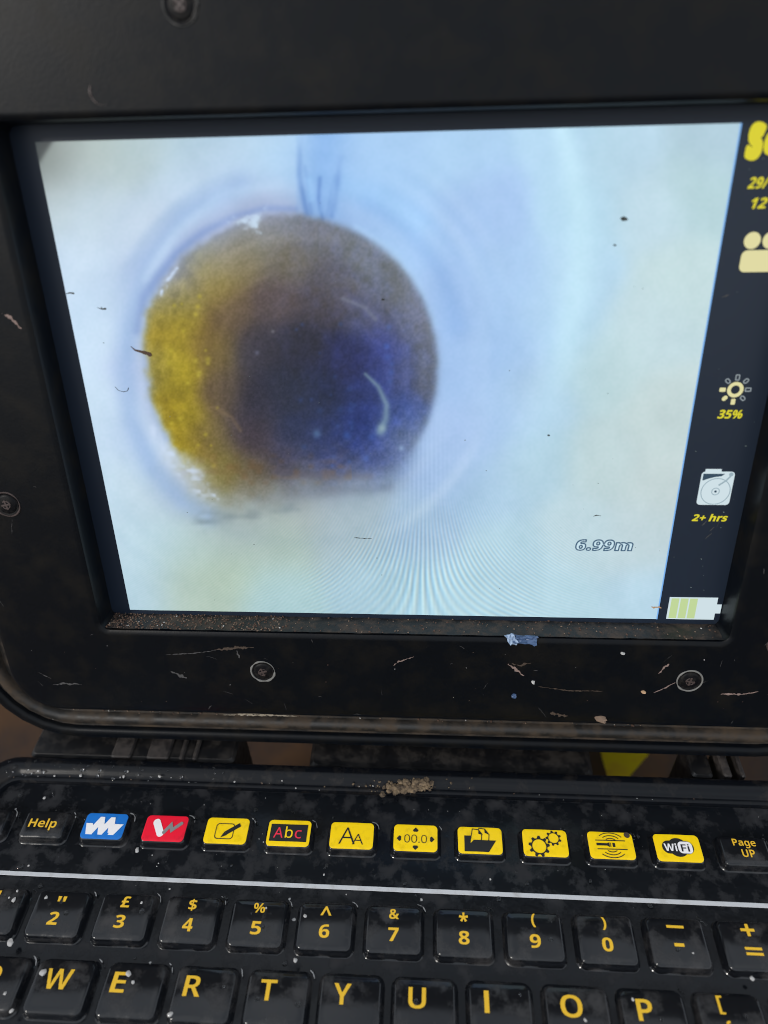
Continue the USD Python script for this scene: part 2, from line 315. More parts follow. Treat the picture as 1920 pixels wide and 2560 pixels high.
grimy("screw_steel", (.004, .004, .005), (.014, .013, .012), (.4, .6), 600, .45, .65, spec=.12)
plain("worn_ring", (.17, .165, .155), .6)
plain("worn_ring_faint", (.05, .034, .031), .5)
plain("scratch_pink", (.21, .145, .125), .7); plain("scratch_grey", (.055, .053, .053), .6); plain("scratch_brown", (.05, .033, .022), .7); plain("scratch_pale", (.26, .22, .165), .7)
plain("blue_film", (.055, .10, .20), .35); plain("blue_pale", (.30, .40, .55), .35)
grimy("mud", (.045, .030, .018), (.19, .135, .08), (.8, .95), 700, .4, .6, 1500, .8)
plain("splinter", (.055, .024, .010), .6); plain("dark_speck", (.02, .022, .018), .6); plain("tan_chip", (.42, .26, .15), .7)
plain("grit_tan", (.17, .115, .08), .8); plain("grit_pale", (.42, .41, .40), .6); plain("grit_rust", (.075, .040, .027), .85)
plain("label_yellow", (.86, .57, .006), .42, coat_weight=.15); plain("label_blue", (.012, .16, .55), .42, coat_weight=.15); plain("label_red", (.78, .008, .03), .42, coat_weight=.15)
for nm, rgb in (("label_yellow", (.92, .62, .004)), ("label_blue", (.012, .16, .55)), ("label_red", (.80, .010, .034))):
    grimy(nm, rgb, tuple(c * .72 for c in rgb), (.32, .5), 420, .52, .78, 1800, .08, .2)
plain("legend_yellow", (.76, .45, .018), .5); plain("print_black", (.006, .006, .007), .5); plain("print_white", (.82, .80, .80), .5); plain("print_grey", (.22, .21, .21), .5); plain("print_red", (.80, .02, .06), .5)
grimy("stripe_white", (.52, .53, .55), (.36, .35, .34), (.4, .6), 260, .5, .8)
mat("water", {"p": ("principled_bsdf", {"base_color": (1, 1, 1), "roughness": .02, "ior": 1.33, "transmission_weight": 1.0})})
grimy("ground_soil", (.018, .007, .003), (.062, .027, .008), (.7, .9), 30, .4, .62, 400, .8)
grimy("added_dark_wall", (.022, .019, .017), (.034, .028, .024), (.7, .9), 3, .4, .6, 60, .5)
grimy("yellow_plastic", (.62, .50, .01), (.52, .30, .03), (.35, .5), 60, .5, .7)

# ---------------------------------------------------------------- ground below the unit
gx = np.sinh(np.linspace(-7.6, 7.6, 91)) * 2.0; X, Y = np.meshgrid(gx, gx, indexing="ij")
gv = np.column_stack([X.ravel(), Y.ravel(), -LIFT + 0 * X.ravel()])
gv[:, 2] += (-.1 + .1 * meshkit.fbm(gv * .9, 3, 2)) * (np.hypot(gv[:, 0], gv[:, 1]) < 40) 
ii = np.arange(90)[:, None] * 91 + np.arange(90)[None]; ii = ii.ravel()
obj("ground", (gv, np.column_stack([ii, ii + 91, ii + 92, ii + 1])), "ground_soil", smooth=True, kind="structure")

obj("wall", rbox(-190, 112, -LIFT - 1, 190, 124, 285, .6), "added_dark_wall", label="plain dark wall added out of view behind the control unit for the keys to reflect", cat="wall")  # unseen wall, added so the key tops reflect something dark

# ---------------------------------------------------------------- the control unit
CU = group_xf("control_unit", "rugged black drain camera control unit with lit screen and yellow-lettered keyboard", "control unit")
grow = lambda o, d, r: rr(o[0] - d, o[1] - d, o[2] + d, o[3] + d, max(r + d, .02), 8, 10)
OPEN, FACE, FR = (-4.51, -.1, 5.15, 6.95), (-6.27, -1.77, 6.9, 9.15), .78
rings = [ring(grow(OPEN, d, .13), n) for d, n in ((.05, -.03), (0, .0), (.0, .37), (.012, .42), (.05, .445), (.10, .45))]
rings += [ring(grow(FACE, -d, FR), n) for d, n in ((.35, .45), (.2, .45), (.10, .443), (.04, .425), (.008, .38), (0, .30), (-.015, .14))]
LID = obj("lid", lidmesh(loft(rings)), "lid_plastic", CU, smooth=40)
prof = [(.012, .15), (.05, .135), (.20, .13), (.25, .14), (.28, .21), (.33, .25), (.40, .255), (.45, .22), (.475, .12), (.54, .09), (.60, .10)]
obj("seal", lidmesh(loft([ring(grow(FACE, d, FR), n) for d, n in prof])), "muddy_seal", LID, smooth=40)
prof = [(.60, .08), (.615, .16), (.66, .20), (.74, .205), (.80, .18), (.825, .10), (.83, .02), (.86, .0), (.93, -.02), (.97, -.08), (.98, -.5), (.98, -1.1), (.85, -1.3)]
obj("shell", lidmesh(loft([ring(grow(FACE, d, FR), n) for d, n in prof], True)), "lid_plastic", LID, smooth=40)
# dusty ledge at the bottom of the recess (a strip lying on the lower wall)
xs = np.linspace(OPEN[0] + .05, OPEN[2] - .05, 140)
rows = []
for k, (dt, n) in enumerate(((.018, -.01), (.022, .15), (.020, .30), (.010, .41))):
    q = np.column_stack([xs, 0 * xs + OPEN[1] + dt, 0 * xs + n]); q[:, 1] += .022 * (meshkit.fbm(np.column_stack([xs * 7, 0 * xs + n * 9, 0 * xs]), 3, 3) - .35); rows.append(q)
v = np.vstack(rows); n = len(xs); f = np.vstack([np.stack([k * n + np.arange(n - 1), k * n + np.arange(1, n), (k + 1) * n + np.arange(1, n), (k + 1) * n + np.arange(n - 1)], 1) for k in range(3)])
obj("ledge", lidmesh(join((v, f))), "dusty_plastic", LID, smooth=True, label="dusty brown ledge along the bottom of the screen recess")

def disc(r, z, k=28): return ring(np.column_stack([r * np.cos(np.linspace(0, 2 * np.pi, k, endpoint=False)), r * np.sin(np.linspace(0, 2 * np.pi, k, endpoint=False))]), z)
def torus(R, r, k=32, a0=0, a1=360, wob=0, seed=0):
    a = np.radians(np.linspace(a0, a1, k, endpoint=a1 - a0 < 360)); b = np.linspace(0, 2 * np.pi, 6, endpoint=False)
    rad = r * (1 + wob * (meshkit.noise(np.column_stack([a * 2.5, 0 * a, 0 * a + seed])) - .5) * 2)
    v = np.array([[(R + rr_ * np.cos(t)) * np.cos(x), (R + rr_ * np.cos(t)) * np.sin(x), rr_ * np.sin(t)] for x, rr_ in zip(a, rad) for t in b])
    f = []; closed = a1 - a0 >= 360
    for i in range(k if closed else k - 1):
        for j in range(6): f.append([i * 6 + j, ((i + 1) % k) * 6 + j, ((i + 1) % k) * 6 + (j + 1) % 6, i * 6 + (j + 1) % 6])
    return v, np.array(f)
def place(m, s, t, n=.45, rot=0, sx=1, sy=1):
    v, f = m; c, q = math.cos(rot), math.sin(rot); v = v * [sx, sy, 1]
    w = np.column_stack([v[:, 0] * c - v[:, 1] * q + s, v[:, 0] * q + v[:, 1] * c + t, v[:, 2] + n]); return L(w), f
SCREWS = [(-1.98, -.83, "worn_ring", "screw in a pale worn ring below the screen, left one"), (4.69, -.82, "worn_ring", "screw in a pale worn ring below the screen, right one"), (-2.05, 8.0, "worn_ring_dim", "blurred screw at the top edge of the lid"),
          (-5.50, 2.08, "worn_ring_faint", "screw on the left side of the screen frame"), (5.90, -.12, "worn_ring_faint", "screw at the right side of the screen frame")]
plain("worn_ring_dim", (.022, .022, .021), .6)
for i, (s, t, rm, lab) in enumerate(SCREWS):
    head = loft([disc(.178, .0), disc(.175, .010), disc(.150, .004), disc(.140, -.02 + .03), disc(.125, .022), disc(.05, .028)], True)
    sc = obj("screw", place(head, s, t), "screw_steel", LID, smooth=35, label=lab)
    obj("washer_ring", place(torus(.19, .010 if rm != "worn_ring" else .014, 36, wob=.7, seed=i), s, t, .455), rm, LID)
    cross = join(rbox(-.075, -.014, 0, .075, .014, .006, .006), rbox(-.014, -.075, .001, .014, .075, .0065, .006), torus(.06, .008, 18, 20, 300, .6, i))
    obj("slot", place(cross, s, t, .478, .35 + i), "worn_ring_faint", LID)
obj("worn_mark", place(torus(.13, .009, 28, 150, 285, .9, 4), -3.08, 7.22, .45), "worn_ring_faint", LID, label="pale curved wear mark near the top left of the lid")

def strip(pts, w, n=.4535, seed=0, parent=None):
    """A ragged scratch on the lid face."""
    p = np.array(pts, float); d = np.r_[0, np.cumsum(np.hypot(*np.diff(p, axis=0).T))]; k = max(8, int(d[-1] / .012))
    x = np.linspace(0, d[-1], k); c = np.column_stack([np.interp(x, d, p[:, 0]), np.interp(x, d, p[:, 1])])
    g = np.gradient(c, axis=0); g /= np.linalg.norm(g, axis=1, keepdims=True) + 1e-9; nn = np.column_stack([-g[:, 1], g[:, 0]])
    env = np.sin(np.pi * np.linspace(.04, .96, k)) ** .6
    def wob(s): return np.clip(2.6 * meshkit.fbm(np.column_stack([x * 26, 0 * x + s * 3.7, 0 * x]), 4, s) - .75, 0.02, 1.4)
    a, b = c + nn * (w / 2 * env * wob(seed))[:, None], c - nn * (w / 2 * env * wob(seed + 50))[:, None]
    v = np.vstack([ring(a, n), ring(b, n)]); i = np.arange(k - 1)
    return L(v), np.stack([k + i, k + i + 1, i + 1, i], 1)
for i, (pts, w, m_) in enumerate([
        ([(-3.55, -.54), (-3.09, -.51), (-2.7, -.44)], .022, "scratch_grey"), ([(-2.72, -.43), (-2.4, -.39), (-2.08, -.36)], .07, "scratch_brown"), ([(-2.36, -.43), (-2.34, -.58)], .05, "scratch_grey"),
        ([(-5.55, -1.2), (-5.3, -1.17), (-5.05, -1.19)], .05, "scratch_grey"), ([(.12, -.66), (.2, -.58), (.44, -.48)], .035, "scratch_pink"), ([(1.9, -.58), (2.02, -.68), (2.16, -.80)], .055, "scratch_pink"),
        ([(1.96, -.57), (2.08, -.6), (2.25, -.55)], .05, "scratch_brown"), ([(4.2, -.70), (4.26, -.6), (4.33, -.51)], .06, "scratch_pink"), ([(4.18, -1.07), (4.34, -.97), (4.48, -.86)], .03, "scratch_pink"),
        ([(2.4, -1.0), (2.9, -1.07), (3.4, -1.06)], .03, "scratch_brown"), ([(-4.88, 4.80), (-4.79, 4.74), (-4.72, 4.67), (-4.66, 4.6)], .06, "scratch_pink"), ([(5.2, -1.06), (5.5, -1.06), (5.75, -1.0)], .045, "scratch_pink"), ([(5.9, -1.05), (6.2, -1.07)], .05, "scratch_pink"),
        ([(2.62, -1.52), (2.8, -1.55), (2.9, -1.57)], .10, "scratch_brown"), ([(-3.5, -.88), (-3.35, -.95), (-3.25, -1.0)], .07, "scratch_grey"), ([(-5.75, -.95), (-5.55, -1.08)], .02, "scratch_grey"), ([(5.55, .9), (5.6, .78)], .04, "scratch_pale"), ([(5.85, .35), (6.1, .45)], .03, "scratch_grey")]):
    obj("scratch", strip(pts, w, seed=i), m_, LID)
for i, (a, b, t) in enumerate([(-2.75, -2.0, -1.775), (-2.2, -1.5, -1.765), (-2.5, -1.9, -1.745)]):
    obj("scratch", strip([(a, t), ((a + b) / 2, t + .01), (b, t)], .035, .452 - .035 * (t < -1.7), seed=60 + i), "scratch_pale", LID)

rs = np.random.default_rng(21); ms = []
for i in range(40):                                         # fine scuffs all over the lid face
    edge = rs.random() < .55
    s, t = (rs.uniform(-5.9, 6.6), rs.choice([-1.62, -1.2, -.6, -.25]) + rs.normal(0, .12)) if edge else (rs.choice([-5.4, 5.9]) + rs.normal(0, .35), rs.uniform(-.5, 8.5))
    t = min(max(t, -1.68), 8.8); s = min(max(s, -6.0), 6.6)
    if OPEN[0] - .2 < s < OPEN[2] + .2 and t > -.2: continue
    a, l = rs.uniform(0, 3.14), .05 + .22 * rs.random() ** 2
    ms.append(strip([(s, t), (s + l * math.cos(a) * .5, t + l * math.sin(a) * .5 + .01), (s + l * math.cos(a), t + l * math.sin(a))], rs.uniform(.005, .014), .4525, 100 + i))
p = obj("scuffs", join(*ms), "scratch_grey", LID, kind="stuff")

# ---------------------------------------------------------------- screen
SC = obj("screen", lidmesh(rbox(OPEN[0] - .03, OPEN[1] - .02, -.12, OPEN[2] + .03, OPEN[3] + .03, 0, .05)), "screen_glass", CU)
PW, PH = 8.4, 6.765
nx, ny = 720, 590
su, tv = np.meshgrid(np.linspace(-PW / 2, PW / 2, nx), np.linspace(0, PH, ny))
su, tv = su.ravel(), tv.ravel()
# picture frame units: corners of the picture in the painter's own coordinates
src = np.array([[-PW / 2, PH], [PW / 2, PH], [PW / 2, 0], [-PW / 2, 0]]); dst = np.array([[76, 307], [1600, 266], [1417.5, 1336], [281, 1318.]])
A = []
for (x, y), (u_, v_) in zip(src, dst): A += [[x, y, 1, 0, 0, 0, -u_ * x, -u_ * y], [0, 0, 0, x, y, 1, -v_ * x, -v_ * y]]
h = np.append(np.linalg.solve(np.array(A), dst.ravel()), 1).reshape(3, 3)
q = np.column_stack([su, tv, np.ones(len(su))]) @ h.T
rgb = picture(q[:, 0] / q[:, 2], q[:, 1] / q[:, 2])
lin = np.where(rgb > .04045, ((rgb + .055) / 1.055) ** 2.4, rgb / 12.92)
idx = (np.arange(ny - 1)[:, None] * nx + np.arange(nx - 1)[None]).ravel()
mat("drain_picture", {"a": ("attribute", {"attribute": "picture_color"}), "p": ("principled_bsdf", {"base_color": (.008, .008, .01), "roughness": .36, "specular_ior_level": .25, "emission_strength": 1.0})}, [("a.color", "p.emission_color")])
pp = obj("picture", (L(np.column_stack([su, tv, np.full(len(su), .004)])), np.column_stack([idx, idx + 1, idx + nx + 1, idx + nx])), "drain_picture", SC, label="bright blue-white view down a round drain pipe")
pv = UsdGeom.PrimvarsAPI(stage.GetPrimAtPath(pp)).CreatePrimvar("picture_color", Sdf.ValueTypeNames.Color3fArray, "vertex")
pv.Set(Vt.Vec3fArray.FromNumpy(lin.astype(np.float32)))

glow("icon_yellow", (216, 206, 38)); glow("icon_cream", (222, 216, 160)); glow("icon_white", (205, 222, 228)); glow("icon_green", (190, 212, 150)); glow("icon_outline", (150, 160, 165)); glow("icon_dark", (45, 70, 88)); glow("icon_shade", (150, 172, 182)); glow("text_edge", (70, 100, 125)); glow("text_fill", (200, 226, 236)); glow("edge_blue", (120, 175, 235))
def icon(name, shape, m_, z=.006, label=None):
    return obj(name, lidmesh(flat(shape, z, .003)), m_, SC, label=label)
obj("picture_edge", lidmesh(flat(box(PW / 2 - .004, 0.0, PW / 2 + .014, PH), .005, .003)), "edge_blue", SC)
# yellow brush-letter mark, cut by the frame: the letters S and c
S_ = fit(affinity.affine_transform(glyphs("S", 800, 9), [1, -.12, .0, 1, 0, 0]), 4.40, 6.575, .20, .40)
S_ = affinity.rotate(S_, -6)
C_ = fit(affinity.rotate(glyphs("C", 800, 9), -6), 4.575, 6.555, .15, .26)
icon("brand_mark", union_all([S_, C_]), "icon_yellow", label="yellow brush letters at the top right of the screen")
icon("date_text", fit(glyphs("29/", 700, 1, .22), 4.525, 6.137, .245, .125), "icon_yellow", label="yellow 29/ of the date")
icon("time_text", fit(glyphs("12", 700, 1, .22), 4.575, 5.916, .185, .12), "icon_yellow", label="yellow 12 of the time")
for cx in (4.574, 4.795): icon("people_icon", Point(cx, 5.497).buffer(.098), "icon_cream")
icon("people_icon", Polygon(rr(4.475, 5.13, 5.08, 5.385, .07, 6, 1)), "icon_cream", label="cream camera or people symbol")
sun_c = (4.717, 3.638)
icon("brightness_icon", Point(sun_c).buffer(.105).difference(Point(sun_c).buffer(.058)), "icon_cream", label="sun symbol of the brightness reading")
for k in range(8):
    a = math.radians(45 * k); full = k in (4, 5, 6)
    ray_ = Polygon(rr(.125, -.028, .205, .028, .012 if k % 2 == 0 else .028, 5, 1))
    if not full: ray_ = ray_.difference(ray_.buffer(-.012))
    icon("brightness_ray", affinity.translate(affinity.rotate(ray_, 45 * k, origin=(0, 0)), *sun_c), "icon_cream" if full else "icon_outline")
icon("brightness_text", fit(glyphs("35%", 700, 1, .2), 4.712, 3.30, .325, .122), "icon_yellow")
icon("disk_icon", union_all([Polygon(rr(4.482, 1.955, 4.936, 2.466, .05, 6, 1)), box(4.525, 2.45, 4.745, 2.505)]), "icon_white", label="white hard disk symbol")
icon("disk_shade", Polygon([(4.505, 2.435), (4.80, 2.435), (4.76, 2.40), (4.66, 2.385), (4.58, 2.36), (4.52, 2.335), (4.505, 2.335)]), "icon_dark", .0095)
for R in (.205, .058): icon("disk_ring", Point(4.715, 2.165).buffer(R).difference(Point(4.715, 2.165).buffer(R - .012)).intersection(box(4.5, 1.965, 4.925, 2.40)), "icon_shade", .0095)
icon("disk_hub", Point(4.715, 2.165).buffer(.017), "icon_dark", .0095)
icon("disk_arm", seg([(4.90, 2.425), (4.83, 2.33), (4.74, 2.26)], .022), "icon_shade", .0095); icon("disk_arm", Point(4.885, 2.425).buffer(.03), "icon_shade", .0097)
icon("recording_text", fit(glyphs("2+ hrs", 700, 1, .2), 4.71, 1.752, .50, .117), "icon_yellow")
t6 = affinity.affine_transform(glyphs("6.99m", 900, 4, .1), [1.15, 0, 0, 1, 0, 0]); t6 = fit(t6, 3.262, 1.285, .85, .195)
icon("distance_edge", t6, "text_edge", .0065); icon("distance_text", t6.buffer(-.021), "text_fill", .0098, "pale outlined 6.99m reading")
icon("battery_icon", union_all([box(4.345, .01, 5.063, .405), box(5.05, .125, 5.139, .285)]), "icon_white", label="white battery symbol with green bars")
for k in range(3): icon("battery_bar", box(4.375 + .138 * k, .03, 4.375 + .138 * k + .115, .385), "icon_green", .0095)

for i, pts in enumerate([[(4.62, 1.62), (4.68, 1.70)], [(4.74, 1.53), (4.80, 1.60)], [(4.70, 1.40), (4.78, 1.50)], [(4.83, 1.60), (4.86, 1.70)], [(4.33, 4.83), (4.42, 4.86)]]):
    obj("scratch", strip([pts[0], ((pts[0][0] + pts[1][0]) / 2, (pts[0][1] + pts[1][1]) / 2), pts[1]], .025, .004, 300 + i), "scratch_grey", SC)
# ---------------------------------------------------------------- base with the keyboard
BASE = (-7.15, -7.0, 7.85, 2.64)
bo = lambda d, r=.62: rr(BASE[0] + d, BASE[1] + d, BASE[2] - d, BASE[3] - d, max(r - d * .7, .12), 8, 16)
prof = [(.25, -LIFT), (.05, -LIFT + .2), (0, -LIFT + .5), (0, -.22), (.012, -.08), (.05, -.015), (.10, .01), (.17, .015), (.24, .0), (.30, -.05), (.33, -.085), (.37, -.09), (.41, -.085), (.44, -.10), (.455, -.17), (.47, -.24)]
BS = obj("base", loft([ring(bo(d), z) for d, z in prof], False, True), "base_plastic", CU, smooth=40)
MZ = -.165
po = rr(BASE[0] + .46, BASE[1] + .46, BASE[2] - .46, BASE[3] - .46, .3, 8, 16)
KB = obj("keyboard_panel", loft([ring(po, MZ - .05), ring(po, MZ)], True), "membrane", CU)
obj("white_stripe", rbox(-6.6, .672 - .032, MZ, 7.3, .672 + .032, MZ + .012, .02), "stripe_white", KB)

# hinge below the lid
HG = obj("hinge", join(rbox(-6.5, 2.70, -1.6, -2.75, 3.5, -.14, .08), rbox(-1.42, 2.68, -1.7, 3.52, 3.6, -.20, .1), rbox(5.16, 2.72, -1.5, 5.52, 3.4, -.16, .06)), "hinge_plastic", CU)
for a, b, mm in ((-4.98, -4.62, "knuckle_dust"), (-4.33, -3.93, "knuckle_dust"), (-3.74, -3.66, "knuckle_dust"), (-3.50, -3.42, "knuckle_dust"), (5.66, 5.80, "knuckle_dust"), (5.95, 6.02, "knuckle_dust")):
    obj("knuckle", rbox(a, 2.69, -.9, b, 3.3, -.09, .04), mm, HG)

def key_body(w, hgt, r, top, dome=(.006, .012), fillet=.045):
    c = lambda s: rr(-w / 2 - s, -hgt / 2 - s, w / 2 + s, hgt / 2 + s, max(r + s, .01), 7, 4)
    zt = lambda o: top - dome[0] * (2 * o[:, 0] / w) ** 2 - dome[1] * (2 * o[:, 1] / hgt) ** 2
    rs = [ring(c(fillet), MZ - .002), ring(c(fillet * .55), MZ + .012), ring(c(fillet * .28), MZ + .035), ring(c(.014), MZ + .07)]
    e = c(0)
    rs += [ring(c(.006), zt(c(.006)) - .055), ring(c(-.004), zt(e) - .026), ring(c(-.020), zt(e) - .008), ring(c(-.042), zt(c(-.042)))]
    for k in (.8, .6, .4, .2): rs.append(ring(c(-.042) * k, zt(c(-.042) * k)))
    return loft(rs, True), (lambda p: top - dome[0] * (2 * p[:, 0] / w) ** 2 - dome[1] * (2 * p[:, 1] / hgt) ** 2)
def split(v, f, maxlen):
    while True:
        e = np.linalg.norm(v[f] - v[np.roll(f, 1, 1)], axis=2).max()
        if e < maxlen or len(f) > 4000: return v, f
        v, f = trimesh.remesh.subdivide(v, f)
def add_key(cx, cy, w, hgt, r, top, mat_key, legends, label, dome=(.006, .012), plate=None, tilt=(0, 0)):
    body, zt = key_body(w, hgt, r, top, dome)
    tl = lambda v: v + np.column_stack([0 * v[:, 0], 0 * v[:, 0], (v[:, 0] * tilt[0] + v[:, 1] * tilt[1]) * (v[:, 2] > MZ + .04)]) + [cx, cy, 0]
    k = obj("key", (tl(body[0]), body[1]), mat_key, CU, smooth=50, label=label)
    lift = .0
    if plate:
        o = rr(-w / 2 + .018, -hgt / 2 + .018, w / 2 - .018, hgt / 2 - .018, r, 7, 4)
        rs = [ring(o, zt(o) - .004), ring(o, zt(o) + .005), ring(o * .985, zt(o * .985) + .008)] + [ring(o * s, zt(o * s) + .008) for s in (.8, .5, .2)]
        p_ = loft(rs, True); obj("top_plate", (tl(p_[0]), p_[1]), plate, k, smooth=30); lift = .008
    for i, (shape, m_) in enumerate(legends):
        v, f = flat(shape, 0, .004); v, f = split(v, f, .16)
        v[:, 2] += zt(v) + lift + .0015 + .0015 * i
        obj("legend", (tl(v), f), m_, k)
rng = np.random.default_rng(11)
KH = []   # (cx, cy, w, h) of every key
# top row of function keys, y = 1.40
FW, FH, FY = .726, .455, 1.402
Yl, Bk = "legend_yellow", "print_black"
def G(t, cx, cy, w, hh, wt=400, st=0): return fit(glyphs(t, wt, st), cx, cy, w, hh)
def gear(cx, cy, R, n=9, ph=0):
    c = Point(cx, cy); rim = c.buffer(R).difference(c.buffer(R * .86))
    teeth = [affinity.translate(affinity.rotate(Polygon([(R * .92, -.24 * R), (R * 1.3, -.13 * R), (R * 1.3, .13 * R), (R * .92, .24 * R)]), ph + 360 / n * k, origin=(0, 0)), cx, cy) for k in range(n)]
    return union_all([rim] + teeth)
def arcs(cy, up):
    out = []
    for R in (.085, .145, .205):
        pts = [(R * 1.05 * math.cos(math.radians(t)), cy + (1 if up else -1) * R * .72 * math.sin(math.radians(t))) for t in range(35, 146, 8)]
        out.append(seg(pts, .011))
    return out
pent = lambda cx, cy, rot: affinity.translate(affinity.rotate(Polygon([(-.045, -.005), (0, .038), (.045, -.005), (.028, -.03), (-.028, -.03)]), rot, origin=(0, 0)), cx, cy)
ZIG = [(-.30, .02), (-.245, -.125), (-.10, .125), (-.075, -.125), (.07, .125), (.095, -.125), (.20, -.125), (.30, .02)]
leg = {
    -1: (None, [], "plain black key at the far left of the function row"),
    0: (None, [(G("Help", -.02, -.012, .466, .191, 620), Yl)], "black key lettered Help"),
    1: ("label_blue", [(union_all([seg([(-.245, .015), (-.19, -.105), (-.075, .105), (-.02, -.105), (.10, .105), (.145, -.105)], .095, 2), Polygon([(-.31, .035), (-.2, .035), (-.15, -.145), (-.26, -.145)]), Polygon([(.11, -.145), (.20, -.145), (.315, .035), (.17, .035)])]).intersection(box(-.315, -.146, .315, .146)), "print_white")], "blue key with white zigzag emblem"),
    2: ("label_red", [(seg([(-.16, .09), (-.055, -.085)], .115, 1), "print_white"), (seg([(.0, -.07), (.085, .055), (.12, -.03), (.25, .085)], .055, 1), "print_grey")], "red key with white and grey stroke emblem"),
    3: ("label_yellow", [(Polygon(rr(-.18, -.14, .12, .115, .05, 6, 1)).difference(Polygon(rr(-.17, -.13, .11, .105, .045, 6, 1))), Bk), (union_all([seg([(-.005, -.045), (.205, .10)], .062), Polygon([(-.028, -.022), (-.075, -.115), (.02, -.075)])]), Bk)], "yellow key with a pencil over a square"),
    4: ("label_yellow", [(box(-.30, -.137, .295, .137), Bk), (G("A", -.165, .0, .15, .17), "print_red"), (G("b", .005, .01, .12, .185), "label_yellow"), (G("c", .155, -.02, .105, .13), "print_red")], "yellow key with Abc on a black panel"),
    5: ("label_yellow", [(union_all([G("A", -.075, -.01, .255, .262, 300), G("A", .10, -.06, .17, .165, 300)]), Bk)], "yellow key with a large and a small A"),
    6: ("label_yellow", [(union_all([G("00.0", .0, -.018, .355, .125, 300), pent(0, .125, 0), pent(0, -.155, 180), pent(-.26, -.018, 90), pent(.26, -.018, 270)]), Bk)], "yellow key with 00.0 between four arrows"),
    7: ("label_yellow", [(union_all([Polygon([(-.245, .065), (-.14, .065), (-.15, -.055), (-.10, .0), (.25, .0), (.13, -.18), (-.245, -.18)])]), Bk),
        (union_all([seg([(-.155, -.03), (-.115, .175), (-.02, .165), (-.01, .19), (.08, .18), (.145, .09), (.135, .0)], .011), seg([(-.02, .165), (.03, .10), (.02, .0)], .011), Polygon([(-.02, .175), (-.022, .10), (.045, .085)]), Polygon([(.075, .185), (.078, .12), (.148, .09)])]), Bk)], "yellow key with an open folder of papers"),
    8: ("label_yellow", [(union_all([gear(-.10, -.06, .125, 9, 8), gear(.135, .075, .092, 9, 20)]), Bk)], "yellow key with two gear wheels"),
    9: ("label_yellow", [(union_all([seg([(-.235, .07), (.22, .075)], .012), seg([(-.22, -.065), (.235, -.06)], .012), seg([(-.225, .008), (-.06, .008)], .036), Polygon([(-.06, -.012), (-.025, -.03), (-.025, .04), (-.06, .028)]), box(.02, -.026, .058, .034), seg([(-.01, -.026), (-.01, .034)], .009)] + arcs(.045, True) + arcs(-.045, False)), Bk), (Point(.27, .17).buffer(.045), "scratch_brown")], "yellow key with a sonde sending waves in a pipe"),
    10: ("label_yellow", [(union_all([Polygon(rr(-.24, -.095, .235, .105, .10, 7, 1)), affinity.scale(Point(0, .005).buffer(.15), 1.0, .96)]), Bk), (G("Wi", -.115, .005, .19, .12, 700), "print_white"), (Polygon(rr(.0, -.085, .215, .095, .06, 6, 1)), "print_white"), (G("Fi", .105, .0, .125, .115, 600), Bk)], "yellow key with a WiFi badge"),
    11: (None, [(G("Page", .01, .105, .345, .14, 620), Yl), (G("UP", .025, -.045, .19, .115, 620), Yl)], "black key lettered Page UP"),
}
for k, (pl, lg, lab) in leg.items():
    cx = -4.575 + 1.0125 * (k - 1)
    add_key(cx, FY, FW, FH, .065, -.008 if pl else 0, "key_rubber", lg, lab, (.002, .004) if pl else (.005, .008), pl, tuple(rng.normal(0, .004, 2)))
    KH.append((cx, FY, FW, FH))
NUM = [("1", "!", -5.8), ("2", '"', -4.80), ("3", "£", -3.795), ("4", "$", -2.795), ("5", "%", -1.79), ("6", "^", -.795), ("7", "&", .20), ("8", "*", 1.205), ("9", "(", 2.205), ("0", ")", 3.205), ("-", "_", 4.195), ("=", "+", 5.195), ("", "", 6.2)]
DIM = {"1": (.08, .175), '"': (.13, .075), "£": (.13, .155), "$": (.12, .165), "%": (.172, .135), "^": (.16, .125), "&": (.145, .135), "*": (.13, .125), "(": (.06, .18), ")": (.06, .17), "_": (.24, .034), "-": (.135, .042), "+": (.19, .16), "=": (.23, .10), "!": (.04, .16)}
NY, KW, KHT = .074, .80, .645
for c, s, x in NUM:
    cx = x + (.0 if c not in "23" else .02)
    lg = []
    if c:
        w, hh = DIM.get(c, (.15, .175)); lg.append((G(c, x - cx, -.077 if c != "-" else -.04, w, hh, 700), Yl))
        w, hh = DIM[s]; lg.append((G(s, x - cx + (.02 if s == '"' else 0), .195, w, hh, 680), Yl))
        lg = [(union_all([a for a, _ in lg]), Yl)]
    add_key(x, NY, KW, KHT, .085, 0, "key_rubber", lg, f"black number key marked {c} and {s}" if c else None, (.006, .0105), tilt=(rng.normal(0, .007), -.006 + rng.normal(0, .006))); KH.append((x, NY, KW, KHT))
QW = [("Q", -5.347, -5.4), ("W", -4.37, -4.42), ("E", -3.36, -3.553), ("R", -2.36, -2.515), ("T", -1.347, -1.471), ("Y", -.347, -.458), ("U", .653, .554), ("I", 1.66, 1.48), ("O", 2.67, 2.593), ("P", 3.665, 3.544), ("{", 4.66, 4.545), ("", 5.66, 0)]
QD = {"W": .375, "E": .2, "R": .235, "T": .224, "Y": .234, "U": .235, "I": .06, "O": .285, "P": .2, "Q": .29}
QY = -.848
for c, x, lx in QW:
    lg = []
    if c == "{": lg = [(union_all([G("[", lx - x, .19, .075, .215, 560), G("{", lx - x + .02, -.10, .085, .225, 560)]), Yl)]
    elif c: lg = [((box(lx - x - .032, -.045, lx - x + .032, .215) if c == "I" else G(c, lx - x, .085, QD[c], .25 if c not in "OQ" else .262, 620)), Yl)]
    lab = "black key with bracket signs" if c == "{" else (f"black letter key marked {c}" if c else None)
    add_key(x, QY, .83, KHT + .02, .095, 0, "key_rubber", lg, lab, (.006, .0105), tilt=(rng.normal(0, .007), -.055 + rng.normal(0, .007))); KH.append((x, QY, .83, KHT + .02))

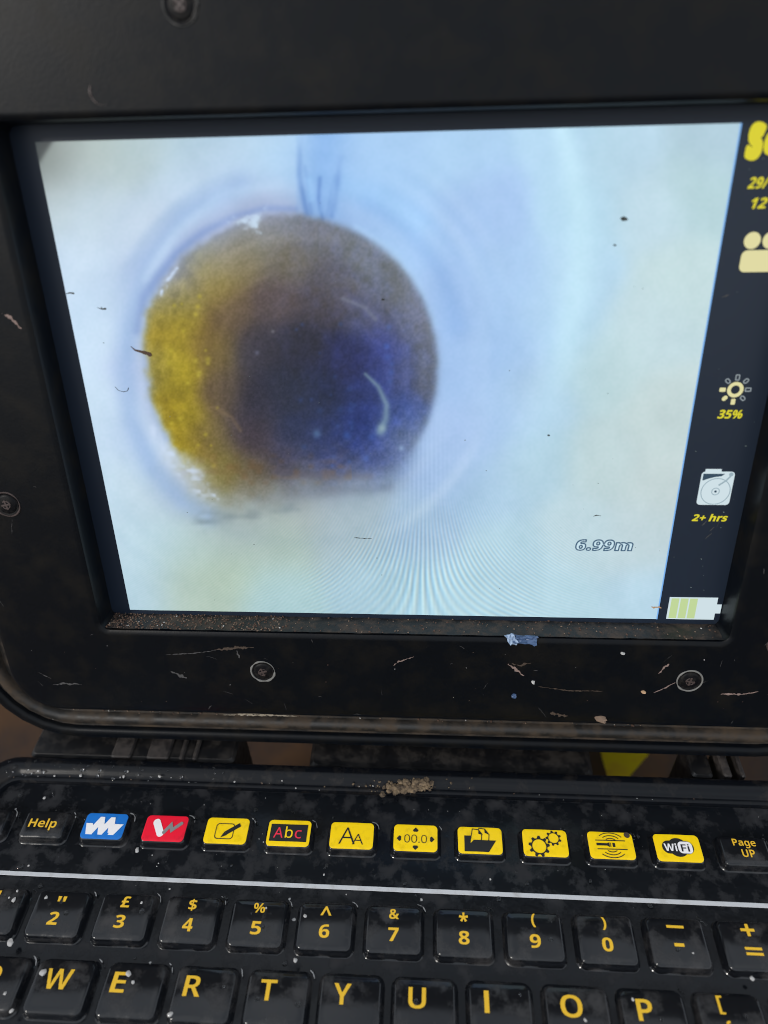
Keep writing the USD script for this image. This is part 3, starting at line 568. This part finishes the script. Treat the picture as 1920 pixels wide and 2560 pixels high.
# ---------------------------------------------------------------- water and dirt lying on it
def crumb(c, r, seed, flat_=.6):
    v, f = ICO; n = meshkit.noise(v * 1.7 + seed * 3.1, seed % 97)
    q = v * (r * (.55 + .8 * n))[:, None]; q = q * [1 + .5 * ((seed * 37) % 10) / 10, 1, flat_]
    a = seed * 1.3; q = np.column_stack([q[:, 0] * math.cos(a) - q[:, 1] * math.sin(a), q[:, 0] * math.sin(a) + q[:, 1] * math.cos(a), q[:, 2]])
    return q + c, f
_i = trimesh.creation.icosphere(subdivisions=1); ICO = (np.array(_i.vertices), np.array(_i.faces))
_d = trimesh.creation.icosphere(subdivisions=2); DRV, DRF = np.array(_d.vertices), np.array(_d.faces)
def drop(c, rx, ry, hz, a=0):
    q = DRV * [rx, ry, hz]; q = np.column_stack([q[:, 0] * math.cos(a) - q[:, 1] * math.sin(a), q[:, 0] * math.sin(a) + q[:, 1] * math.cos(a), q[:, 2]])
    return q + c, DRF
rng = np.random.default_rng(3)
drops = []
for i in range(170):                                         # beads on the panel between the keys, more to the left
    x = -6.5 + 13 * rng.random() ** 1.6; y = rng.uniform(-1.35, 2.1)
    if any(abs(x - a) < w / 2 + .09 and abs(y - b) < hh / 2 + .09 for a, b, w, hh in KH): continue
    r = .014 + .036 * rng.random() ** 3; drops.append(drop([x, y, MZ], r * rng.uniform(.8, 1.7), r, r * .55, rng.uniform(0, 3)))
for i, (a, b, w, hh) in enumerate(KH):                       # wet bead held at the upper right corner of a key foot
    if a < -1 and rng.random() < .85 or rng.random() < .25:
        for k in range(rng.integers(1, 4)):
            t = rng.uniform(.1, 1.4); ex, ey = a + w / 2 - .05 + .125 * math.cos(t), b + hh / 2 - .05 + .125 * math.sin(t)
            drops.append(drop([ex, ey, MZ + .01], rng.uniform(.02, .055), rng.uniform(.010, .018), .02, t + math.pi / 2))
    for k in range(rng.poisson(2.2 if a < -1 and b < 1 else .6 if b < 1 else .15)):
        x, y = rng.uniform(-w / 2 + .1, w / 2 - .1), rng.uniform(-hh / 2 + .08, hh / 2 - .08); r = .012 + .032 * rng.random() ** 2
        drops.append(drop([a + x, b + y, -.004 - .02 * (2 * y / hh) ** 2], r * rng.uniform(.8, 1.5), r, r * .5, rng.uniform(0, 3)))
for i in range(70):
    x = -6.7 + 4 * rng.random() ** 1.4; y = rng.uniform(2.24, 2.55); r = .008 + .02 * rng.random() ** 2
    drops.append(drop([x, y, .005 - max(0, 2.35 - y) * .8], r * 1.3, r, r * .8, rng.uniform(0, 3)))
obj("water_droplets", join(*drops), "water", smooth=True, kind="stuff", label="small clear water droplets scattered over the wet keyboard", cat="water droplets")

def grit(n_led, n_seal, n_face, n_ridge, n_panel, seed, lo, hi):
    rng = np.random.default_rng(seed); out = []
    def on_lid(s, t, n, r): out.append(crumb(L(np.array([s, t, n])), r, int(rng.integers(1, 900)), .8))
    for _ in range(n_led): s = rng.uniform(-4.45, 5.1); s = s if rng.random() < .3 else -4.45 + 2.9 * rng.random() ** 1.4; on_lid(s, OPEN[1] + .03, rng.uniform(.0, .42), rng.uniform(lo, hi))
    for _ in range(n_seal): s = -6.0 + 11 * rng.random() ** 1.7; on_lid(s, -1.77 - rng.choice([.12, .22, .42]) + rng.normal(0, .02), .15, rng.uniform(lo, hi * 1.1))
    for _ in range(n_face): on_lid(rng.uniform(-5.9, 6.5), rng.uniform(-1.65, -.25), .452, rng.uniform(lo, hi) * .55)
    for _ in range(n_ridge): out.append(crumb(np.array([rng.uniform(-6.7, 7.2), rng.choice([2.22, 2.27, 2.45]) + rng.normal(0, .03), -.06]), rng.uniform(lo, hi) * .8, int(rng.integers(1, 900))))
    for _ in range(n_panel): out.append(crumb(np.array([rng.uniform(-6.5, 6.5), rng.uniform(.5, 2.1), MZ + .004]), rng.uniform(lo, hi) * .5, int(rng.integers(1, 900))))
    return join(*out)
obj("grit", grit(330, 110, 8, 16, 0, 1, .004, .012), "grit_tan", kind="stuff", label="tan grit lying along the lower edges of the screen lid", cat="grit")
obj("grit", grit(420, 90, 8, 10, 0, 2, .005, .015), "grit_rust", kind="stuff", label="rust brown grit lying along the lower edges of the screen lid", cat="grit")
obj("grit", grit(16, 30, 14, 18, 50, 3, .004, .013), "grit_pale", kind="stuff", label="pale specks of grit on the lid and around the keys", cat="grit")

# wet glints put in as pale specks and beads, most round the left keys
plain("pale_glint", (.40, .385, .37), .12, coat_weight=.6, coat_roughness=.04); plain("screen_dust", (.16, .20, .19), .7)
rg = np.random.default_rng(14); ms = []
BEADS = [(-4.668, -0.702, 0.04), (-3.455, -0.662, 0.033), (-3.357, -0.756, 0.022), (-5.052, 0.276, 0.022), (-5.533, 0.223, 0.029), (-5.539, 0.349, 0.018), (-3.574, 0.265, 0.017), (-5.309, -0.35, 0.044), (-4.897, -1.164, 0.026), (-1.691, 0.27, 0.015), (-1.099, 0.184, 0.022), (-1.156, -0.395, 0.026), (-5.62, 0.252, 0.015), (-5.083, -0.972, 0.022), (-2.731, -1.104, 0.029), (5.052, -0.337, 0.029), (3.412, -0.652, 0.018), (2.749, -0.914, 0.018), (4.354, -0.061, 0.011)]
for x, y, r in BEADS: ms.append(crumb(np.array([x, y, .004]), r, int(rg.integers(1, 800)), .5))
for a, b, w, hh in KH:  # pale slivers at the key corners stand in for bright reflections
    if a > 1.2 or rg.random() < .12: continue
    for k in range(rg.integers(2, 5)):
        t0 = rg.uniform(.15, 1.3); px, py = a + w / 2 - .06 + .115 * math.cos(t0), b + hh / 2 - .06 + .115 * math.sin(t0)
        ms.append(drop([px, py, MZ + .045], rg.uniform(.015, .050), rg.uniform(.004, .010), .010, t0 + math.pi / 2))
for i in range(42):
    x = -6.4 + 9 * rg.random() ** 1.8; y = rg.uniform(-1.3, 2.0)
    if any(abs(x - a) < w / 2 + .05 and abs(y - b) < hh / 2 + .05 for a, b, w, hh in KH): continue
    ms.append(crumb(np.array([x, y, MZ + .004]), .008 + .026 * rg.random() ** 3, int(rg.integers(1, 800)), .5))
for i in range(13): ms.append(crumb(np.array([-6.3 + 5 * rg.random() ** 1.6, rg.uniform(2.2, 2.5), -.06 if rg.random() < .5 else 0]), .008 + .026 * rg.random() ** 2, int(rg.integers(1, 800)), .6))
obj("glint_specks", join(*ms), "pale_glint", smooth=30, kind="stuff", label="pale specks and beads painted in for wet glints around the keys, mostly on the left", cat="specks")
ms = [crumb(L(np.array([rg.uniform(-4.1, 4.1), rg.uniform(.2, 6.6), .008])), .004 + .008 * rg.random() ** 2, int(rg.integers(1, 800)), .4) for i in range(40)]
ms += [crumb(L(np.array([rg.uniform(4.3, 5.1), rg.uniform(.5, 6.6), .004])), .004 + .008 * rg.random() ** 2, int(rg.integers(1, 800)), .4) for i in range(25)]
obj("dust_specks", join(*ms), "screen_dust", kind="stuff", label="tiny dust specks scattered over the screen", cat="dust")

# single pieces of debris
def sliver(pts, w, n, thick, seed):
    v, f = strip(pts, w, n, seed); v2 = v + NU * thick; k = len(v) // 2
    i = np.arange(k - 1); side = np.vstack([np.stack([i, i + 1, i + 1 + 2 * k, i + 2 * k], 1), np.stack([k + i + 1, k + i, k + i + 2 * k, k + i + 1 + 2 * k], 1)])
    return np.vstack([v, v2]), np.vstack([f[:, ::-1], f + 2 * k, side])
def taper(pts, w0, w1, n, thick, seed):
    """A thin raised splinter that widens from w0 to w1 along pts."""
    p = np.array(pts, float); k = 14; d = np.r_[0, np.cumsum(np.hypot(*np.diff(p, axis=0).T))]; x = np.linspace(0, d[-1], k)
    c = np.column_stack([np.interp(x, d, p[:, 0]), np.interp(x, d, p[:, 1])]); g = np.gradient(c, axis=0); g /= np.linalg.norm(g, axis=1, keepdims=True); nn = np.column_stack([-g[:, 1], g[:, 0]])
    w = np.linspace(w0, w1, k) * (.7 + .6 * meshkit.noise(np.column_stack([x * 30, 0 * x, 0 * x + seed]))); w[-1] *= .3
    v = L(np.vstack([ring(c + nn * w[:, None] / 2, n), ring(c - nn * w[:, None] / 2, n)])); v2 = v + NU * thick; i = np.arange(k - 1)
    f = np.stack([k + i, k + i + 1, i + 1, i], 1); side = np.vstack([np.stack([i, i + 1, i + 1 + 2 * k, i + 2 * k], 1), np.stack([k + i + 1, k + i, k + i + 2 * k, k + i + 1 + 2 * k], 1)])
    return np.vstack([v, v2]), np.vstack([f[:, ::-1], f + 2 * k, side])
obj("splinter", taper([(-3.43, 4.27), (-3.38, 4.22), (-3.29, 4.195), (-3.20, 4.17), (-3.16, 4.14)], .006, .06, .008, .012, 3), "splinter", label="dark brown splinter stuck on the screen left of the pipe hole", cat="splinter")
obj("dirt_fleck", join(taper([(-3.80, 4.79), (-3.74, 4.768), (-3.68, 4.775)], .006, .022, .008, .006, 7), taper([(-3.745, 4.80), (-3.735, 4.765)], .004, .018, .0085, .006, 8)), "dark_speck", label="small dark three-pointed fleck on the left of the screen", cat="fleck", group="dirt flecks stuck on the screen")
obj("dirt_fleck", taper([(-3.76, 3.71), (-3.72, 3.655), (-3.65, 3.635), (-3.585, 3.65), (-3.565, 3.70)], .006, .010, .008, .005, 9), "dark_speck", label="thin curved dark fibre on the screen's left side below the splinter", cat="fleck", group="dirt flecks stuck on the screen")
obj("dirt_fleck", taper([(-4.19, 4.972), (-4.14, 4.985), (-4.08, 4.975)], .008, .02, .008, .005, 12), "dark_speck", label="small dark fleck at the left edge of the lit picture", cat="fleck", group="dirt flecks stuck on the screen")
obj("dirt_fleck", sliver([(-.47, 1.37), (-.33, 1.36), (-.20, 1.36)], .018, .008, .006, 13), "dark_speck", label="thin straight dark fibre low in the middle of the screen", cat="fleck", group="dirt flecks stuck on the screen")
obj("dirt_fleck", sliver([(3.05, 1.76), (3.1, 1.775), (3.16, 1.77)], .03, .008, .006, 15), "dark_speck", label="small dark fleck above the 6.99m reading", cat="fleck", group="dirt flecks stuck on the screen")
obj("dirt_fleck", crumb(L(np.array([3.0, 5.77, .012])), .038, 21), "dark_speck", label="largest round grey-green spot on the right of the screen", cat="fleck", group="dirt flecks stuck on the screen")
obj("dirt_fleck", crumb(L(np.array([2.93, 5.47, .01])), .018, 22), "dark_speck", label="tiny dark spot just below the round spot on the screen", cat="fleck", group="dirt flecks stuck on the screen")
obj("dirt_fleck", crumb(L(np.array([2.31, 3.0, .01])), .018, 23), "dark_speck", label="tiny dark spot right of the pipe hole, mid screen", cat="fleck", group="dirt flecks stuck on the screen")
obj("dirt_fleck", crumb(L(np.array([.04, 4.85, .01])), .018, 24), "dark_speck", label="tiny dark spot inside the upper right of the pipe hole", cat="fleck", group="dirt flecks stuck on the screen")
obj("wood_chip", sliver([(4.09, .225), (4.15, .22), (4.24, .215)], .05, .01, .012, 17), "tan_chip", label="tiny tan chip at the lower right corner of the picture beside the battery symbol", cat="chip")
# crumpled flake of blue film on the lower lip
def flake(seed, w, hh, m_, s, t, n, rot, **kw):
    k = 9; a, b = np.meshgrid(np.linspace(-.5, .5, k), np.linspace(-.5, .5, k)); p = np.column_stack([a.ravel(), b.ravel(), 0 * a.ravel()])
    z = .35 * (meshkit.fbm(p * 5 + seed, 3, seed) - .5) * min(w, hh) * 2
    p[:, :2] += .12 * (np.column_stack([meshkit.noise(p * 6 + 9, seed + 1), meshkit.noise(p * 6 + 4, seed + 2)]) - .5) * 2
    x, y = p[:, 0] * w, p[:, 1] * hh; c, q = math.cos(rot), math.sin(rot)
    top = L(np.column_stack([x * c - y * q + s, x * q + y * c + t, z + n])); bot = top - NU * .012
    i = (np.arange(k - 1)[:, None] * k + np.arange(k - 1)[None]).ravel(); f = np.column_stack([i, i + 1, i + k + 1, i + k])
    ed = np.r_[np.arange(k), np.arange(2 * k - 1, k * k, k), np.arange(k * k - 2, k * k - k - 1, -1), np.arange(k * k - 2 * k, 0, -k)]
    e2 = np.roll(ed, -1); f = np.vstack([f, f[:, ::-1] + k * k, np.column_stack([ed, ed + k * k, e2 + k * k, e2])])
    return obj("plastic_flake", (np.vstack([top, bot]), f), m_, smooth=25, **kw)
flake(5, .34, .15, "blue_film", 2.14, -.10, .48, -.08, label="crumpled slate blue plastic flake on the lip below the screen", cat="flake")
flake(8, .13, .20, "blue_pale", 1.93, -.10, .49, .5, label="pale bluish plastic shard at the left end of the blue flake", cat="flake")
flake(11, .07, .08, "blue_film", 2.03, -1.19, .47, .2, label="tiny blue plastic chip on the lid face below the pink scratches", cat="flake")
ball = lambda s, t, r, sd, fl=.6: crumb(L(np.array([s, t, .46])), r, sd, fl)
obj("crumb", ball(3.42, -1.60, .085, 31, .5), "grit_tan", label="blurred tan crumb near the lower edge of the lid", cat="crumb", group="crumbs on the lid face below the screen")
obj("crumb", ball(4.02, -1.05, .035, 33), "tan_chip", label="small orange-tan crumb left of the right lower screw", cat="crumb", group="crumbs on the lid face below the screen")
obj("crumb", ball(2.31, -.91, .03, 35), "grit_pale", label="small pale crumb at the end of the pink scratch", cat="crumb", group="crumbs on the lid face below the screen")
obj("crumb", ball(3.62, -.33, .035, 36), "grit_pale", label="pale crumb under the lower right of the screen", cat="crumb", group="crumbs on the lid face below the screen")
# dried mud lump on the back ridge of the base
ms = []
rg = np.random.default_rng(8)
for i in range(230):
    x = rg.normal(.33, .17) if i < 150 else rg.normal(.25, .42); y = 2.25 + .10 * max(0, x - .2) + rg.normal(0, .05); ms.append(crumb(np.array([x, y, -.035 + .02 * rg.random() + (.05 if y > 2.3 else 0)]), rg.uniform(.010, .052) * (1 if i < 150 else .4), i + 5, .6))
obj("mud_lump", join(*ms), "mud", label="lump of dried brown mud on the ridge behind the keyboard", cat="mud")

# things seen through the gap under the lid
TUB = ((5.50, 6.2, -6.55), (5.80, 6.2, -6.55), (5.5, 7.6, -6.55), (5.80, 7.6, -6.55), (4.85, 6.15, -4.5), (6.30, 6.15, -4.5), (4.85, 7.8, -4.5), (6.30, 7.8, -4.5))
hull = trimesh.convex.convex_hull(np.array([[x, y, z] for x, y, z in TUB]))
obj("yellow_tub", (hull.vertices, hull.faces), "yellow_plastic", label="blurred yellow object on the ground seen through the gap under the lid", cat="tub")
